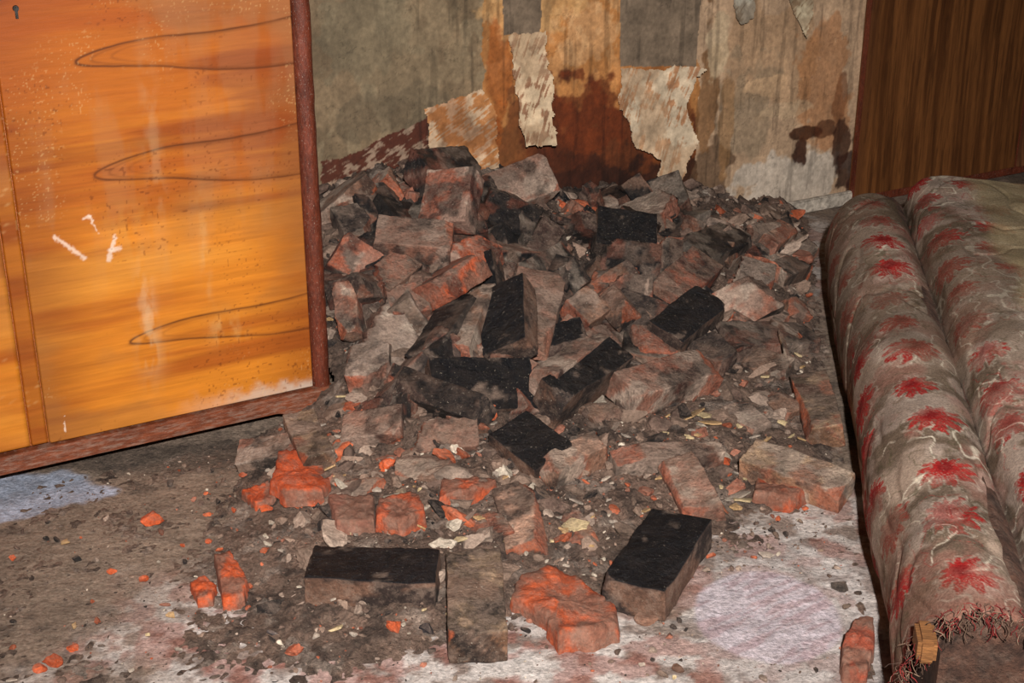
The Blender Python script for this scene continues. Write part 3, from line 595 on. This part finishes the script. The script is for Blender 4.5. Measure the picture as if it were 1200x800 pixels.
wr=np.abs(fbm(A*3+Cc*5,Cc*7-A*3,31,2)-.5)
disp=.028*(fbm(A*3,Cc*3,3,2)-.5)+.004*(fbm(A*12,Cc*12,4,2)-.5)-.0035*(1-sst(0,.06,wr))
disp*=sst(0,.06,Cc)
endr=np.minimum(sst(-.02,.05,A),sst(-.02,.05,LN-A)); inset=(1-endr)*.035
PX=PX+nx_[None]*(disp-inset); PZ=PZ+nz_[None]*(disp-inset); PZ=np.maximum(PZ,.0)
base=mix(np.zeros(A.shape+(3,))+lin((142,122,106)),lin((96,80,66)),sst(.42,.58,fbm(A*8,Cc*9,12,6)))
base=mix(base,lin((174,154,140)),sst(.5,.6,fbm(A*11,Cc*11,14,6))*.5)
base=mix(base,lin((150,96,84)),sst(.5,.62,fbm(A*9,Cc*9,114,6))*.35)
sw=np.abs(fbm(A*18,Cc*18,16,2)-.5); base=mix(base,lin((214,200,178)),(1-sst(.008,.026,sw))*.75*sst(.36,.46,fbm(A*7,Cc*7,19)))
sw2=np.abs(fbm(A*24,Cc*24,26,2)-.45); base=mix(base,lin((136,46,40)),(1-sst(.008,.022,sw2))*.65*sst(.46,.54,fbm(A*6,Cc*6,29)))
sw3=np.abs(fbm(A*30,Cc*30,36,2)-.5); base=mix(base,lin((74,68,46)),(1-sst(.01,.03,sw3))*.6*sst(.46,.54,fbm(A*6,Cc*6,39)))
redm=np.zeros(A.shape); cen=np.zeros(A.shape); outl=np.zeros(A.shape)
coln=[seam_a-.385,seam_a-.25,seam_a-.11,seam_a+.085,seam_a+.225,seam_a+.37,seam_a+.51]
for ci,c0 in enumerate(coln):
    for k in range(14):
        a0=-.01+k*.168+(.084 if ci%2 else 0)+random.uniform(-.02,.02); cc=c0+random.uniform(-.016,.016)
        R0=random.uniform(.058,.078)
        m=(np.abs(A-a0)<.11)&(np.abs(Cc-cc)<.11); da=A[m]-a0; dc=Cc[m]-cc
        th=np.arctan2(dc,da)+random.uniform(-.8,.8); r=np.hypot(da,dc)
        th2=th+.45*(fbm(da*50+k*3,dc*50,ci+50)-.5)
        pc=np.abs(np.cos(th2*5.5+ci)); jag=.26*(vn(th2*12+20,r*60+k,ci+5)-.5)
        Rth=R0*(.42+.58*pc**.6+jag)*(.78-.28*np.cos(th))
        q=r/Rth; f=(1-sst(.93,1.0,q)); lines=.5+.5*np.sin(th2*44+1.5*np.sin(r*120))
        f=f*(.35+.65*np.maximum(sst(.08,.35,lines),(r<R0*.3)))
        redm[m]=np.maximum(redm[m],f); cen[m]=np.maximum(cen[m],(1-sst(.1,.35,r/R0))); outl[m]=np.maximum(outl[m],sst(1.0,1.05,q)*(1-sst(1.1,1.22,q)))
wear=.5+.5*sst(.40,.5,fbm(A*14,Cc*14,44,5))
Cl=mix(base,lin((196,180,162)),outl*.3); Cl=mix(Cl,lin((146,30,28)),redm*wear); Cl=mix(Cl,lin((84,16,18)),cen*wear*.6)
dirty=sst(.47,.6,fbm(A*4,Cc*5,55,6)); Cl=mix(Cl,lin((92,75,58)),dirty*.55)
topg=sst(.0,.05,Cc-seam_a-.19+.09*(fbm(A*6,Cc*6,57)-.5)); Cl=mix(Cl,lin((146,128,96))*(.5+1.0*fbm(A*10,Cc*10,58,5))[...,None],topg*.85)
seam=np.exp(-((Cc-seam_a)/.006)**2); Cl=mix(Cl,lin((50,40,34)),seam*.7)
farend=sst(LN-.06,LN-.02,A+.05*(fbm(A*20,Cc*20,91)-.5)); Cl=mix(Cl,lin((76,54,46)),farend)
fray=1-sst(.0,.12,A-.08*fbm(A*10,Cc*30,59)); Cl=mix(Cl,lin((104,60,50)),fray*.6)
edge_cut=(A>.02+.09*(fbm(A*0,Cc*40,66,5)-.3))
v,f,c=compact(np.stack([PX,A,PZ],-1).reshape(-1,3),gridfaces(len(al),len(arc),edge_cut)[:,::-1],Cl.reshape(-1,3))
mesh_obj('cover',v,f,c,M_fab,True,sf)
M_foam=material('torn_padding',(96,66,52),n1=(18,.5),n2=(80,.5),bump=1,bdist=.02,bscale=40,dust=.3,soot=.4)
core=[(max(x,.02)+.012,max(0,z-.012)) for x,z in prof]; n=len(core)
cv=[(x,.012,z) for x,z in core]+[(.93,.012,0)]; cv2=[(x,LN-.012,z) for x,z in core]+[(.93,LN-.012,0)]
m=len(cv); mesh_obj('padding',np.array(cv+cv2),[list(range(m)),list(range(2*m-1,m-1,-1))]+[[i,m+i,m+(i+1)%m,(i+1)%m] for i in range(m)],None,M_foam,False,sf)
box('wood_rail',.03,.9,-.012,.02,.02,.10,M_rawwood,sf)
box('wood_block',-.004,.024,-.010,.05,.225,.266,M_rawwood,sf,.006)
M_thr=material('threads',n1=(20,.1),n2=(50,.1))
th=Acc()
for i in range(900):
    j=random.randint(60,len(pr)-60); x0,z0=pr[j]; L=random.uniform(.012,.035); wv=random.uniform(.0005,.001)
    d=np.array([random.uniform(-.8,.8),-random.uniform(.1,1),random.uniform(-.8,.3)]); d/=np.linalg.norm(d); q=np.array([x0+random.uniform(-.01,.01),random.uniform(.005,.06),z0-.004]); pts=[]
    for s in range(6):
        pts.append(q.copy()); q=q+d*L/5; d=d+np.array([random.uniform(-.8,.8),0,random.uniform(-.6,.0)]); d/=np.linalg.norm(d)
    pts=np.array(pts); pts[:,2]=np.maximum(pts[:,2],.002)
    V=np.vstack([pts+[wv,0,0],pts+[-wv,0,0],pts+[0,0,wv*1.6]]); f=[]
    for s in range(5):
        for a,b in ((0,6),(6,12),(12,0)): f.append([a+s,a+s+1,b+s+1,b+s])
    c=random.choice([(104,30,28),(120,36,32),(120,96,78),(92,70,56),(76,56,46)]); th.add(V,np.array(f),np.tile(np.append(lin(c),0),(len(V),1)))
th.make('frayed_threads',M_thr,True,sf)
# ---------------------------------------------------------------- light: on-camera style flash with a soft-edged beam
l=bpy.data.lights.new('camera_flash','SPOT'); l.energy=1020; l.color=(1,.98,.955); l.shadow_soft_size=.035; l.spot_size=math.radians(70); l.spot_blend=1.0
o=link(bpy.data.objects.new('camera_flash',l)); o.location=(.10,-.50,2.02); d=Vector((.02,3.0,.12))-o.location; o.rotation_euler=d.to_track_quat('-Z','Y').to_euler()
w=bpy.data.worlds.new('world'); sc.world=w; w.use_nodes=True; w.node_tree.nodes['Background'].inputs[0].default_value=(1,.97,.94,1); w.node_tree.nodes['Background'].inputs[1].default_value=.2
